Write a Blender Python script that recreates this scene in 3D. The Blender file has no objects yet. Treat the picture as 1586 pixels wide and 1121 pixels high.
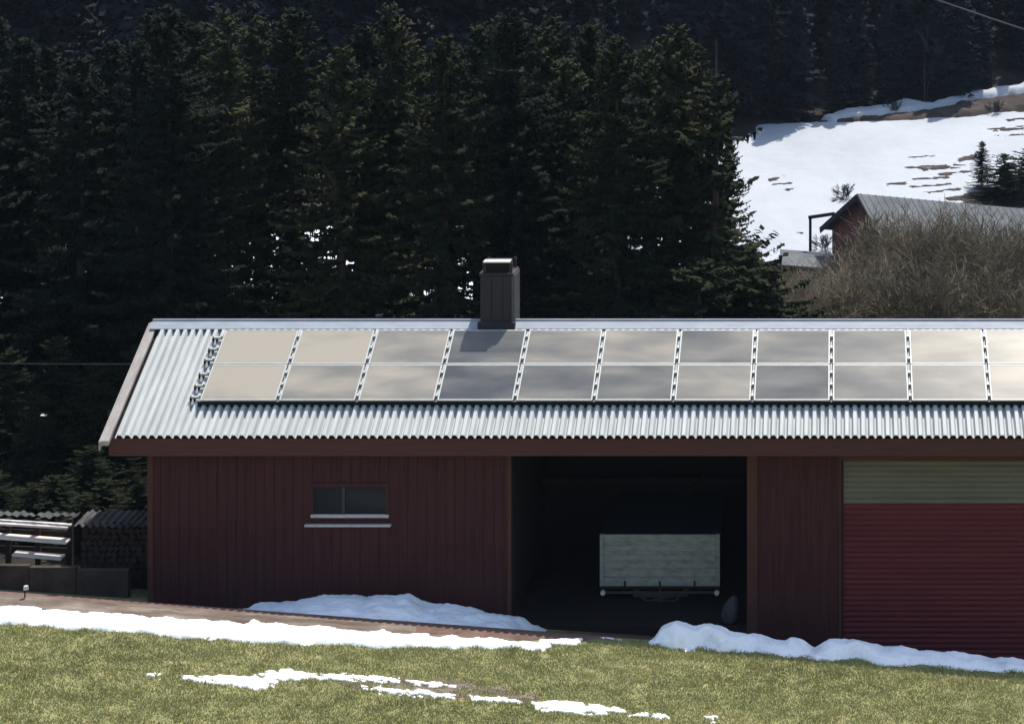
import bpy, bmesh, math, random
import numpy as np
from mathutils import Vector, noise
random.seed(7)
R = math.radians
scene = bpy.context.scene
C = scene.collection
F, PX, PY, CZ = 3300.0, 1300.0, -220.0, 17.0       # focal length in photo pixels, axis, camera height

# ------------------------------------------------------------------ camera
cam_d = bpy.data.cameras.new('camera')
cam = bpy.data.objects.new('camera', cam_d); C.objects.link(cam)
cam.location = (0, 0, CZ); cam.rotation_euler = (R(90), 0, 0)
cam_d.sensor_width = 36; cam_d.lens = F / 1586 * 36
cam_d.shift_x = (793 - PX) / 1586; cam_d.shift_y = -(560.5 - PY) / 1586
cam_d.clip_end = 3000; cam_d.clip_start = .5
scene.camera = cam

# ------------------------------------------------------------------ light
SUN_EL, SUN_AZ = 60.6, 21.0
w = bpy.data.worlds.new('World'); scene.world = w; w.use_nodes = True
nt = w.node_tree
sky = nt.nodes.new('ShaderNodeTexSky'); sky.sky_type = 'NISHITA'; sky.sun_disc = False
sky.sun_elevation = R(SUN_EL); sky.sun_rotation = R(SUN_AZ); sky.air_density = 1.2; sky.dust_density = 1.5
nt.links.new(sky.outputs[0], nt.nodes['Background'].inputs[0])
nt.nodes['Background'].inputs[1].default_value = 0.15
sd = bpy.data.lights.new('sun', 'SUN'); sd.energy = 4.0; sd.angle = R(.5); sd.color = (1, .95, .87)
so = bpy.data.objects.new('sun', sd); C.objects.link(so)
sv = Vector((math.sin(R(SUN_AZ))*math.cos(R(SUN_EL)), math.cos(R(SUN_AZ))*math.cos(R(SUN_EL)), math.sin(R(SUN_EL))))
so.rotation_euler = sv.to_track_quat('Z', 'Y').to_euler(); so.location = (0, 60, 60)
vs = scene.view_settings; vs.view_transform = 'Standard'; vs.look = 'None'; vs.gamma = 1; vs.exposure = 0.72

# ------------------------------------------------------------------ materials
def mat(name, cols, scale=4, rough=.8, metal=0, bump=0, bscale=None, stretch=(1,1,1), detail=5, spec=.3, coords='Object', stops=None, trans=None):
    m = bpy.data.materials.new(name); m.use_nodes = True
    n = m.node_tree.nodes; l = m.node_tree.links; b = n['Principled BSDF']
    b.inputs['Roughness'].default_value = rough; b.inputs['Metallic'].default_value = metal
    b.inputs['Specular IOR Level'].default_value = spec
    tc = n.new('ShaderNodeTexCoord'); mp = n.new('ShaderNodeMapping'); mp.inputs['Scale'].default_value = stretch
    l.new(tc.outputs[coords], mp.inputs[0])
    if len(cols) == 1:
        b.inputs['Base Color'].default_value = (*cols[0], 1)
    else:
        t = n.new('ShaderNodeTexNoise'); t.inputs['Scale'].default_value = scale; t.inputs['Detail'].default_value = detail
        t.inputs['Roughness'].default_value = .65
        l.new(mp.outputs[0], t.inputs[0]); r = n.new('ShaderNodeValToRGB')
        st = stops or [.3 + .4*i/(len(cols)-1) for i in range(len(cols))]
        while len(r.color_ramp.elements) < len(cols): r.color_ramp.elements.new(.5)
        for e, c, s in zip(r.color_ramp.elements, cols, st): e.position = s
        for e, c, s in zip(r.color_ramp.elements, cols, st): e.color = (*c, 1)
        l.new(t.outputs[0], r.inputs[0]); l.new(r.outputs[0], b.inputs['Base Color'])
    if bump:
        t2 = n.new('ShaderNodeTexNoise'); t2.inputs['Scale'].default_value = bscale or scale*3; t2.inputs['Detail'].default_value = 6
        l.new(mp.outputs[0], t2.inputs[0]); bp = n.new('ShaderNodeBump'); bp.inputs['Strength'].default_value = 1; bp.inputs['Distance'].default_value = bump
        l.new(t2.outputs[0], bp.inputs['Height']); l.new(bp.outputs[0], b.inputs['Normal'])
    return m

M = {}
M['roof'] = mat('galvanised_sheet', [(.33,.34,.33),(.46,.475,.46)], 1.2, .6, .0, spec=.25, stretch=(6,.5,1))
M['ridge'] = mat('ridge_metal', [(.20,.22,.25),(.27,.29,.32)], 2, .6, .0, stretch=(1,3,1))
M['verge'] = mat('weathered_beige_flashing', [(.23,.20,.18),(.34,.31,.28)], 3, .7, stretch=(2,.6,1))
M['fascia'] = mat('fascia_wood', [(.055,.019,.018),(.080,.030,.025)], 3, .8, stretch=(.4,3,6))
M['wallwood'] = mat('dark_red_boards', [(.031,.0092,.0105),(.046,.0135,.0142),(.062,.020,.019)], 2.2, .85, stretch=(7,1,.35), bump=.004, bscale=8)
M['postwood'] = mat('brown_post_wood', [(.050,.019,.015),(.075,.030,.022)], 3, .85, stretch=(6,1,.4))
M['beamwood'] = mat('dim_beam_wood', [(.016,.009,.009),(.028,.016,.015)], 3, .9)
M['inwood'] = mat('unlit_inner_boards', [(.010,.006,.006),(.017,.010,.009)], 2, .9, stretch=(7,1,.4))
M['doorred'] = mat('red_painted_slats', [(.082,.012,.018),(.112,.018,.023)], 1.5, .7, stretch=(.4,1,3))
M['doorpale'] = mat('greenish_grey_slats', [(.100,.092,.070),(.138,.126,.096)], 1.5, .7, stretch=(.4,1,3))
M['white'] = mat('pale_grey_paint', [(.36,.34,.34),(.48,.46,.46)], 9, .6)
M['chimney'] = mat('dark_chimney_cladding', [(.024,.019,.024),(.036,.028,.033)], 3, .75, stretch=(6,6,.6))
M['black'] = mat('soot_and_shade_black', [(.010,.009,.010)], rough=.9)  # black for flue soot, small parts, and painted shade under panels and in trailer
M['lid'] = mat('bright_tin', [(.40,.39,.36),(.5,.49,.46)], 5, .5, .2)
M['alu'] = mat('aluminium_rail', [(.34,.35,.335),(.44,.45,.43)], 6, .5, .1, spec=.3)
M['strip'] = mat('pale_gap_light', [(.36,.35,.33),(.46,.45,.42)], 6, .6, spec=.2)
M['glass'] = mat('window_glass', [(.012,.014,.022)], rough=.12, spec=.12)
M['darkwood'] = mat('dark_old_timber', [(.010,.007,.007),(.026,.016,.014)], 3, .9, bump=.01)
M['palewood'] = mat('sun_bleached_plank', [(.50,.44,.40),(.66,.60,.55)], 3, .8, stretch=(.4,3,3))
M['concrete'] = mat('stained_concrete', [(.022,.016,.012),(.040,.030,.023),(.065,.052,.040)], 2.0, .95, bump=.01)
M['trailer'] = mat('grey_trailer_steel', [(.17,.18,.165),(.27,.28,.26),(.34,.345,.32)], 2.5, .7, stretch=(2,1,5), detail=7)
M['rubber'] = mat('tyre_rubber', [(.014,.014,.015),(.024,.023,.023)], 5, .85)
M['steel'] = mat('dull_steel', [(.06,.055,.06),(.10,.095,.095)], 5, .5, .4)
M['lamp'] = mat('lamp_plastic', [(.62,.60,.58)], rough=.4)
M['sack'] = mat('grey_tarp', [(.035,.035,.04),(.06,.06,.065)], 5, .9, bump=.03)
M['bark'] = mat('spruce_bark', [(.030,.022,.018),(.055,.040,.032)], 8, .95, stretch=(1,1,.3))
M['needle'] = [mat('needles_dark', [(.008,.011,.007),(.015,.019,.010),(.029,.033,.016)], .5, .95, spec=.05),
               mat('needles_olive', [(.013,.016,.009),(.027,.030,.015),(.050,.050,.024)], .5, .95, spec=.05),
               mat('needles_deep_green', [(.006,.009,.007),(.010,.014,.010),(.017,.021,.013)], .5, .95, spec=.05)]
M['farneedle'] = mat('far_needles', [(.007,.009,.013),(.012,.015,.019),(.018,.021,.024)], .25, .95, spec=.05)
M['twig'] = mat('bare_twigs', [(.100,.080,.048),(.158,.128,.080),(.225,.183,.122)], 1.2, .9)
M['greytwig'] = mat('grey_bark_twigs', [(.035,.032,.034),(.06,.054,.055)], 1.2, .9)
M['coversheet'] = mat('rusty_dark_sheet', [(.02,.02,.02),(.09,.09,.09)], 2, .8)
M['farred'] = mat('faded_red_boards', [(.095,.030,.028),(.14,.050,.044)], 1.5, .85, stretch=(5,5,.4))
M['farroof'] = mat('old_grey_sheet_roof', [(.045,.050,.056),(.072,.079,.086),(.11,.115,.12)], .8, .8, stretch=(1,1,1))
M['wire'] = mat('cable', [(.03,.03,.035)], rough=.6)

def snowmat(name, a, b, sc):
    return mat(name, [a, b], sc, .55, bump=.02, bscale=sc*3, spec=.3, stops=[.35,.65])
M['snow'] = snowmat('bright_snow', (.78,.80,.82), (.88,.89,.90), 2.5)
M['banksnow'] = mat('old_snow_bank', [(.60,.61,.63),(.84,.86,.88),(.90,.91,.93)], 1.8, .6, bump=.03, bscale=7, stops=[.28,.45,.7], detail=8)
M['meadowsnow'] = mat('meadow_snow', [(.27,.29,.32),(.31,.335,.36),(.345,.365,.385)], .12, .7, bump=.05, bscale=1.2, stops=[.3,.5,.7])  # snow colour darkened to stand for the slope turned from the sun
M['forestsnow'] = mat('forest_snow', [(.42,.45,.47),(.70,.73,.74)], 1.5, .7, bump=.04, bscale=5)
M['dirt'] = mat('dirt_track', [(.060,.040,.030),(.13,.098,.075),(.24,.20,.16)], 2.2, .95, bump=.03, bscale=12, stretch=(.45,1.6,1), detail=9)
M['reddirt'] = mat('reddish_gravel', [(.085,.048,.036),(.16,.098,.075)], 4, .95, bump=.02, bscale=14, detail=8)
M['earth'] = mat('bare_brown_earth', [(.020,.016,.015),(.038,.028,.024),(.065,.050,.042)], .7, .95, bump=.05, bscale=4, detail=9)
M['blade'] = mat('grass_blades', [(.285,.275,.105),(.37,.36,.145),(.48,.435,.21)], .45, .75, detail=9, spec=.2)
M['drygrass'] = mat('dry_grass_blades', [(.34,.29,.17),(.46,.40,.24)], 1.4, .85)

# ground: grass in front of the barn, forest litter behind (a real change of ground cover)
g = bpy.data.materials.new('ground_cover'); g.use_nodes = True
n = g.node_tree.nodes; l = g.node_tree.links; b = n['Principled BSDF']; b.inputs['Roughness'].default_value = .95; b.inputs['Specular IOR Level'].default_value = .15
tc = n.new('ShaderNodeTexCoord')
def ramp(src, cols, st):
    r = n.new('ShaderNodeValToRGB')
    while len(r.color_ramp.elements) < len(cols): r.color_ramp.elements.new(.5)
    for e, s in zip(r.color_ramp.elements, st): e.position = s
    for e, c in zip(r.color_ramp.elements, cols): e.color = (*c, 1)
    l.new(src, r.inputs[0]); return r.outputs[0]
t1 = n.new('ShaderNodeTexNoise'); t1.inputs['Scale'].default_value = 1.4; t1.inputs['Detail'].default_value = 10; t1.inputs['Roughness'].default_value = .75; l.new(tc.outputs['Object'], t1.inputs[0])
t2 = n.new('ShaderNodeTexNoise'); t2.inputs['Scale'].default_value = .5; t2.inputs['Detail'].default_value = 8; l.new(tc.outputs['Object'], t2.inputs[0])
gc = ramp(t1.outputs[0], [(.10,.105,.045),(.19,.19,.075),(.30,.27,.14)], [.36,.5,.66])
fc = ramp(t2.outputs[0], [(.010,.008,.007),(.020,.016,.013),(.038,.029,.022)], [.3,.52,.72])
sx = n.new('ShaderNodeSeparateXYZ'); l.new(tc.outputs['Object'], sx.inputs[0])
mr = n.new('ShaderNodeMapRange'); mr.inputs[1].default_value = 47.0; mr.inputs[2].default_value = 48.5; l.new(sx.outputs[1], mr.inputs[0])
mx = n.new('ShaderNodeMix'); mx.data_type = 'RGBA'; l.new(mr.outputs[0], mx.inputs[0]); l.new(gc, mx.inputs[6]); l.new(fc, mx.inputs[7])
l.new(mx.outputs[2], b.inputs['Base Color'])
bp = n.new('ShaderNodeBump'); bp.inputs['Distance'].default_value = .04; l.new(t1.outputs[0], bp.inputs['Height']); l.new(bp.outputs[0], b.inputs['Normal'])
M['ground'] = g

# photovoltaic glass; sky and cloud reflections painted in base colour, tone set per panel
g = bpy.data.materials.new('pv_glass_painted_reflections'); g.use_nodes = True
n = g.node_tree.nodes; l = g.node_tree.links; b = n['Principled BSDF']
oi = n.new('ShaderNodeObjectInfo'); sc_ = n.new('ShaderNodeSeparateColor'); l.new(oi.outputs['Color'], sc_.inputs[0])
geo = n.new('ShaderNodeNewGeometry'); mp = n.new('ShaderNodeMapping'); mp.inputs['Scale'].default_value = (.6, 1.6, 1.8)
l.new(geo.outputs['Position'], mp.inputs[0])
t = n.new('ShaderNodeTexNoise'); t.inputs['Scale'].default_value = 1.0; t.inputs['Detail'].default_value = 4; t.inputs['Distortion'].default_value = .25; t.inputs['Roughness'].default_value = .45
l.new(mp.outputs[0], t.inputs[0])
a1 = n.new('ShaderNodeMath'); a1.operation = 'MULTIPLY_ADD'; l.new(t.outputs[0], a1.inputs[0]); a1.inputs[1].default_value = 1.25; a1.inputs[2].default_value = -.57
a2 = n.new('ShaderNodeMath'); a2.operation = 'ADD'; l.new(a1.outputs[0], a2.inputs[0]); l.new(sc_.outputs[0], a2.inputs[1])
dc = ramp(a2.outputs[0], [(.062,.066,.072),(.125,.123,.116),(.215,.198,.170),(.330,.290,.232)], [0,.32,.62,.95])
l.new(dc, b.inputs['Base Color']); b.inputs['Roughness'].default_value = .25; b.inputs['Specular IOR Level'].default_value = .16
M['pv'] = g

# ------------------------------------------------------------------ mesh helpers
def link(name, me, parent=None, m=None, smooth=False):
    if m is not None: me.materials.append(m)
    o = bpy.data.objects.new(name, me); C.objects.link(o)
    if parent: o.parent = parent
    me.shade_smooth() if smooth else me.shade_flat()
    return o
def mk(name, V, Fa, m=None, parent=None, smooth=False):
    V = np.asarray(V, dtype=np.float32); Fa = np.asarray(Fa, dtype=np.int32)
    me = bpy.data.meshes.new(name); k = Fa.shape[1]
    me.vertices.add(len(V)); me.vertices.foreach_set('co', V.ravel())
    me.loops.add(Fa.size); me.loops.foreach_set('vertex_index', Fa.ravel())
    me.polygons.add(len(Fa)); me.polygons.foreach_set('loop_start', np.arange(0, Fa.size, k, dtype=np.int32))
    me.update(calc_edges=True)
    return link(name, me, parent, m, smooth)
class MB:
    def __init__(s): s.v = []; s.f = []
    def poly(s, pts, faces):
        o = len(s.v); s.v += [tuple(p) for p in pts]; s.f += [tuple(i+o for i in f) for f in faces]; return s
    def box(s, x0, x1, y0, y1, z0, z1):
        return s.poly([(x0,y0,z0),(x1,y0,z0),(x1,y1,z0),(x0,y1,z0),(x0,y0,z1),(x1,y0,z1),(x1,y1,z1),(x0,y1,z1)],
                      [(0,3,2,1),(4,5,6,7),(0,1,5,4),(1,2,6,5),(2,3,7,6),(3,0,4,7)])
    def bar(s, a, b, w, h, up=(0,0,1)):
        a = Vector(a); b = Vector(b); d = (b-a).normalized(); u = Vector(up); sd_ = d.cross(u)
        if sd_.length < 1e-4: sd_ = d.cross(Vector((0,1,0)))
        sd_.normalize(); u = sd_.cross(d).normalized(); P = []
        for c in (a, b):
            for i, j in ((-1,-1),(1,-1),(1,1),(-1,1)): P.append(c + sd_*i*w/2 + u*j*h/2)
        return s.poly(P, [(0,1,2,3),(7,6,5,4),(0,4,5,1),(1,5,6,2),(2,6,7,3),(3,7,4,0)])
    def tube(s, pts, rad, n=8):
        pts = [Vector(p) for p in pts]; rings = []
        for i, p in enumerate(pts):
            d = (pts[min(i+1,len(pts)-1)] - pts[max(i-1,0)]).normalized()
            a = d.orthogonal().normalized(); c = d.cross(a); r = rad[i] if hasattr(rad, '__len__') else rad
            rings += [p + (a*math.cos(2*math.pi*k/n) + c*math.sin(2*math.pi*k/n))*r for k in range(n)]
        fs = []
        for i in range(len(pts)-1):
            for k in range(n): fs.append((i*n+k, i*n+(k+1)%n, (i+1)*n+(k+1)%n, (i+1)*n+k))
        fs.append(tuple(range(n))[::-1]); fs.append(tuple((len(pts)-1)*n+k for k in range(n)))
        return s.poly(rings, fs)
    def build(s, name, m, parent=None, bevel=0, smooth=False):
        me = bpy.data.meshes.new(name); me.from_pydata(s.v, [], s.f)
        bm = bmesh.new(); bm.from_mesh(me); bmesh.ops.recalc_face_normals(bm, faces=bm.faces); bm.to_mesh(me); bm.free()
        o = link(name, me, parent, m, smooth)
        if bevel:
            md = o.modifiers.new('bevel', 'BEVEL'); md.width = bevel; md.segments = 2; md.limit_method = 'ANGLE'
        return o
def tag(o, label=None, cat=None, group=None, kind=None):
    if label: o['label'] = label
    if cat: o['category'] = cat
    if group: o['group'] = group
    if kind: o['kind'] = kind
    return o
def empty(name, loc=(0,0,0), rz=0):
    o = bpy.data.objects.new(name, None); C.objects.link(o); o.location = loc; o.rotation_euler.z = rz; o.empty_display_size = .3
    return o
def mover(parts, loc):   # shift world-built part meshes so their thing's origin sits at loc
    for p in parts: p.location = (-loc[0], -loc[1], -loc[2])
def copy_tree(o, parent=None):
    c = o.copy(); C.objects.link(c); c.parent = parent
    for ch in list(o.children): copy_tree(ch, c)
    return c

# ------------------------------------------------------------------ terrain
def sstep(a, b, x):
    t = np.clip((x-a)/(b-a), 0, 1); return t*t*(3-2*t)
def terr(X, Y):
    X = np.asarray(X, float); Y = np.asarray(Y, float)
    Xc = np.clip(X, -30, 14)
    yard = .59 - .066*(Xc+15.18)
    field = 1.334 - .074*(Xc+14.46)
    near = yard + (field-yard)*sstep(46.25, 44.7, Y)
    near = near + .375*np.maximum(0, 37.5-Y)*np.clip((37.5-Y)/3, 0, 1)
    near = np.minimum(near, 15.3)
    left = .5 + .02*np.maximum(0, Y-60) + .15*np.maximum(0, Y-140) + 0*X
    right = np.interp(Y, [0,52,60,85,106,118,142,146,320,700], [.0,-.2,-.3,-2.0,-4.4,-5.0,-.8,-.2,50,120])
    bl = sstep(-.135, -.10, X/np.maximum(Y, 1))
    back = left*(1-bl) + right*bl
    tb = sstep(48, 60, Y)
    return near*(1-tb) + back*tb
def P(px, py, Y):
    return Vector(((px-PX)*Y/F, Y, CZ-(py-PY)*Y/F))
def hit(px, py):          # where the sight line meets the ground
    if py > 900:
        py = max(py, float(np.interp(px, [-400,0,232,550,830,1010,1300,1586,1800], [892,919,936.6,960,980.7,994,1015.6,1036,1052]))+1)
    Y = np.arange(36, 320, .05); X = (px-PX)*Y/F; Z = CZ-(py-PY)*Y/F
    d = Z - terr(X, Y); i = int(np.argmax(d < 0)) if (d < 0).any() else len(Y)-1
    return (X[i], Y[i])

ys = np.concatenate([np.arange(-40,35,3.0), np.arange(35,44,.5), np.arange(44,47,.15), np.arange(47,50,.4), np.arange(50,80,1.0), np.arange(80,160,2.0), np.arange(160,700,20)])
xs = np.concatenate([np.arange(-400,-60,20), np.arange(-60,40,1.0), np.arange(40,400,20)])
GX, GY = np.meshgrid(xs, ys); GZ = terr(GX, GY)
for i in range(GZ.shape[0]):
    for j in range(GZ.shape[1]):
        if ys[i] > 49: GZ[i,j] += .06*noise.fractal(Vector((xs[j]*.25, ys[i]*.25, 0)), 1, 2, 3)
        else: GZ[i,j] += .0
nx = len(xs); idx = np.arange(GX.size).reshape(GX.shape)
Q = np.stack([idx[:-1,:-1], idx[:-1,1:], idx[1:,1:], idx[1:,:-1]], -1).reshape(-1,4)
tag(mk('ground', np.stack([GX.ravel(), GY.ravel(), GZ.ravel()], 1), Q, M['ground'], smooth=True), kind='structure')

def sdist(PXY, poly):
    p = PXY; n_ = len(poly); d = np.full(len(p), 1e9); ins = np.zeros(len(p), bool)
    for i in range(n_):
        a = np.array(poly[i]); b_ = np.array(poly[(i+1) % n_]); e = b_-a; wv = p-a
        t_ = np.clip((wv@e)/max(e@e, 1e-9), 0, 1); d = np.minimum(d, np.hypot(*(wv-np.outer(t_, e)).T))
        c = ((a[1] > p[:,1]) != (b_[1] > p[:,1])) & (p[:,0] < e[0]*(p[:,1]-a[1])/(e[1] if abs(e[1]) > 1e-9 else 1e-9)+a[0])
        ins ^= c
    return np.where(ins, d, -d)
def drape(name, poly, m, cell=.05, T=.05, wdt=.2, rag=.12, rs=2.0, seed=0, lump=0, ls=1.5, base=0, holes=0, hs=(1,1), floor=-.03, pixel=True, top=None):
    """sheet of snow or earth lying on the terrain: outline on the ground, ragged edge, real thickness"""
    if pixel: poly = [hit(*q) for q in poly]
    A = np.array(poly); x0, y0 = A.min(0)-rag*2; x1, y1 = A.max(0)+rag*2
    gx = np.arange(x0, x1+cell, cell); gy = np.arange(y0, y1+cell, cell)
    X, Y = np.meshgrid(gx, gy); p = np.stack([X.ravel(), Y.ravel()], 1); d = sdist(p, [tuple(a) for a in A])
    keep = np.where(d > -rag*2.5)[0]
    for k in keep:
        v = Vector((p[k,0]*rs, p[k,1]*rs*1.3, seed*3.1))
        d[k] += rag*noise.fractal(v, .8, 2.1, 5)*1.6
        if holes: d[k] -= holes*max(0, noise.fractal(Vector((p[k,0]*hs[0], p[k,1]*hs[1], seed+50)), .8, 2.1, 4)+.02)*3
    f = np.clip(d/wdt, -1, 1); H = np.where(f > 0, np.sin(f*math.pi/2), f)
    Tm = np.full(len(p), float(T))
    if top is not None: Tm = np.interp(p[:,0], [q[0] for q in top], [q[1] for q in top])
    Z0 = terr(p[:,0], p[:,1]) + base
    Z = Z0 + (np.where(H > 0, H*(Tm-Z0), H*.15) if top is not None else np.where(H > 0, H*Tm, H*.15-base))
    if lump:
        for k in keep:
            if d[k] > 0:
                Z[k] += lump*min(1, d[k]/wdt)*noise.fractal(Vector((p[k,0]*ls, p[k,1]*ls, seed+9)), .9, 2.1, 5)
    else:
        pass
    idx = np.arange(X.size).reshape(X.shape)
    Qd = np.stack([idx[:-1,:-1], idx[:-1,1:], idx[1:,1:], idx[1:,:-1]], -1).reshape(-1,4)
    Qd = Qd[(d[Qd] > 0).any(1)]
    u, inv = np.unique(Qd, return_inverse=True)
    o = mk(name, np.stack([p[u,0], p[u,1], Z[u]], 1), inv.reshape(-1,4), m, smooth=True)
    return tag(o, kind='structure')

drape('yard', [(-40,44.5),(-5.5,44.5),(-4.5,44.9),(9,44.9),(9,46.95),(-40,46.95)], M['reddirt'], .12, .02, .2, .05, 1.2, 7, pixel=False)
# track, gravel, snow in front of the barn
drape('dirt_track', [(-200,905),(0,922),(232,934),(360,941),(500,948),(640,965),(800,978),(800,1000),(600,1000),(400,985),(200,970),(0,952),(-200,935)], M['dirt'], .08, .035, .15, .06, 1.2, 1)
drape('gravel_yard', [(640,966),(830,972),(1000,972),(1100,985),(1130,996),(1120,1000),(1080,998),(1010,993),(900,990),(780,993),(640,985)], M['reddirt'], .08, .045, .12, .05, 1.2, 2)
drape('snow_strip', [(-200,921),(0,942),(120,950),(230,958),(350,966),(470,972),(640,986),(760,991),(835,998),(860,1000),(845,1006),(700,1004),(560,1001),(450,999),(330,990),(270,986),(160,978),(60,970),(0,967),(-200,948)], M['snow'], .05, .09, .12, .10, 2.6, 3, lump=.02, ls=3)
drape('snow_patch', [(832,993),(900,991),(898,1000),(860,1001)], M['snow'], .03, .05, .05, .05, 4, 4)
drape('snow_patch', [(930,985),(975,986),(970,991),(935,990)], M['snow'], .03, .04, .04, .03, 4, 24)
def bank(name, pts, seed, y0=44.85, y1=46.84, lumpz=.05, yr=46.3, wd=.55):
    # pts: (pixel x, pixel y of the crest)
    crest = []
    for px, py in pts:
        X = (px-PX)*yr/F; crest.append((X, CZ-(py-PY)*yr/F))
    poly = [(crest[0][0], y0+.35)] + [(c[0], y0+.1*math.sin(i*2.1+seed)) for i, c in enumerate(crest)] + [(crest[-1][0], y1-.05)] + [(c[0], y1) for c in crest[::-1]]
    return drape(name, poly, M['banksnow'], .035, 0, wd, .07, 2.2, seed, lump=lumpz, ls=2.6, pixel=False, top=crest, base=.01)
bank('snow_bank', [(355,948),(400,936),(450,931),(500,922),(550,921),(565,924),(590,920),(635,922),(660,933),(720,940),(780,950),(815,962),(835,976)], 5)
bank('snow_bank', [(1008,990),(1022,970),(1045,962),(1075,969),(1090,966),(1118,970),(1130,978),(1170,983),(1215,992),(1224,987),(1245,990),(1262,1002),(1285,990),(1330,992),(1370,1002),(1410,1006),(1425,1008),(1480,1010),(1530,1018),(1590,1022),(1700,1032)], 6, y0=44.46, y1=45.35, lumpz=.05, yr=45.0, wd=.32)
for k, q in enumerate([
    [(272,1049),(330,1047),(400,1048),(430,1056),(425,1068),(395,1069),(330,1060),(285,1057)],
    [(400,1043),(440,1037),(490,1043),(500,1052),(440,1056),(410,1054)],
    [(480,1045),(560,1046),(620,1052),(618,1060),(560,1058),(490,1054)],
    [(630,1055),(700,1060),(708,1068),(640,1064)],
    [(560,1064),(640,1070),(710,1078),(700,1083),(620,1077),(560,1070)],
    [(725,1078),(805,1083),(812,1092),(735,1088)],
    [(822,1090),(860,1085),(940,1094),(968,1104),(930,1108),(825,1102)],
    [(968,1102),(1030,1108),(1038,1114),(975,1110)],
    [(225,1045),(250,1046),(248,1051),(228,1050)],
    [(1090,1110),(1112,1110),(1110,1118),(1092,1118)]]):
    drape('snow_patch', q, M['snow'], .025, .045, .10, .07, 5.5, 10+k, holes=.09, hs=(4,8))
drape('bare_soil', [(520,1050),(700,1052),(840,1078),(830,1090),(640,1076),(520,1062)], M['dirt'], .06, .012, .1, .10, 2.5, 31)

# meadow, bank and track behind
drape('snow_meadow', [(880,420),(880,300),(960,240),(1060,215),(1150,212),(1180,194),(1260,190),(1400,187),(1500,180),(1586,172),(1900,160),(1900,330),(1586,330),(1400,370),(1290,400),(1215,402),(1100,410)], M['meadowsnow'], .22, .12, .6, .3, .35, 40, lump=.06, ls=.25)
drape('snow_meadow_bank', [(1270,189),(1310,177),(1380,168),(1400,160),(1440,166),(1500,150),(1586,134),(1900,100),(1900,125),(1586,147),(1500,160),(1440,172),(1360,184),(1290,191)], M['meadowsnow'], .15, .35, .4, .15, .8, 41, lump=.12, ls=.8, base=.12)
drape('earth_bank', [(1255,192),(1330,184),(1440,172),(1500,158),(1586,146),(1900,125),(1900,152),(1586,168),(1500,178),(1420,187),(1330,190)], M['earth'], .15, .16, .4, .2, .8, 42, lump=.10, ls=.8, base=.06)
for k, q in enumerate([[(1390,263),(1480,256),(1500,260),(1440,267)],[(1450,272),(1500,266),(1508,270),(1455,276)],[(1425,301),(1500,292),(1500,297),(1440,305)],[(1190,280),(1215,275),(1218,279),(1192,284)],
    [(1195,288),(1230,285),(1230,289),(1197,291)],[(1285,312),(1308,306),(1310,312),(1290,316)],[(1370,288),(1405,284),(1405,289),(1372,291)],[(1480,250),(1515,240),(1515,250),(1485,256)],[(1450,312),(1530,296),(1600,300),(1600,330),(1520,326)],[(1525,203),(1600,196),(1600,203),(1530,208)],[(1216,296),(1232,294),(1230,299),(1217,300)],[(1225,365),(1245,362),(1246,368),(1228,369)],[(1385,248),(1450,243),(1452,246),(1388,251)],[(1400,280),(1470,276),(1470,279),(1402,283)],[(1410,292),(1475,286),(1475,289),(1412,295)],[(1470,262),(1510,259),(1510,263),(1472,265)],[(1180,300),(1260,296),(1260,298),(1182,302)],[(1540,212),(1600,209),(1600,213),(1542,215)],[(1555,188),(1600,184),(1600,189),(1558,192)]]):
    drape('bare_grass_patch', q, M['earth'], .10, .05, .3, .10, 2.2, 60+k, base=.12, floor=-.06, holes=.35, hs=(.7,1.5))
drape('snow_clearing', [(-60,77),(-14,77),(-9,82),(-9,92),(-60,92)], M['forestsnow'], .25, .1, .5, 1.0, .5, 44, pixel=False, base=.15, holes=1.5, hs=(.4,.4))
drape('forest_floor_snow', [(-40,57.5),(-16,57.5),(-10,57),(-10,70),(-40,70)], M['forestsnow'], .10, .08, .25, .5, 1.1, 45, pixel=False, base=.14, holes=3.2, hs=(1.0,1.0))
# patches of snow on the forest floor behind the barn
rnd = random.Random(3)
# ------------------------------------------------------------------ barn
EY, EZ = 46.4, 4.35; TP = .548; PIT = math.atan(TP); RS = 3.22
RY, RZ = EY+RS, EZ+RS*TP
BX0, BX1 = -16.08, 9.0; WX0, WX1 = -15.18, 8.4; WY0, WY1 = 46.9, 52.5
barn = tag(empty('barn', (-3.4, 49.7, 0)), 'long low dark red timber barn with corrugated metal roof, open bay and red door', 'barn')
BL = barn.location; parts = []
def part(o): parts.append(o); return o
def rz(y): return EZ + (RS-abs(y-RY))*TP
def corr(sign, name):
    pitch, h = .178, .088; prof = []
    x = BX0+.30
    while x < BX1:
        prof += [(x,0),(x+.028,0),(x+.066,h),(x+.138,h)]; x += pitch
    k = len(prof); V = []; 
    for (s) in (0, RS-.02):
        for (x, z) in prof:
            y = EY+s if sign > 0 else 2*RY-EY-s
            V.append((x, y - sign*z*math.sin(PIT), EZ+s*TP+.02+z*math.cos(PIT)))
    Fq = [(i, i+1, k+i+1, k+i) for i in range(k-1)]
    n0 = len(V); V += [(v[0], v[1], v[2]-.012) for v in V]
    Fq += [(n0+b_, n0+a, n0+d_, n0+c_) for a, b_, c_, d_ in Fq]
    Fq += [(i+1, i, n0+i, n0+i+1) for i in range(k-1)]
    return mk(name, V, Fq, M['roof'])
part(corr(1, 'roof')); part(corr(-1, 'roof'))
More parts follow.
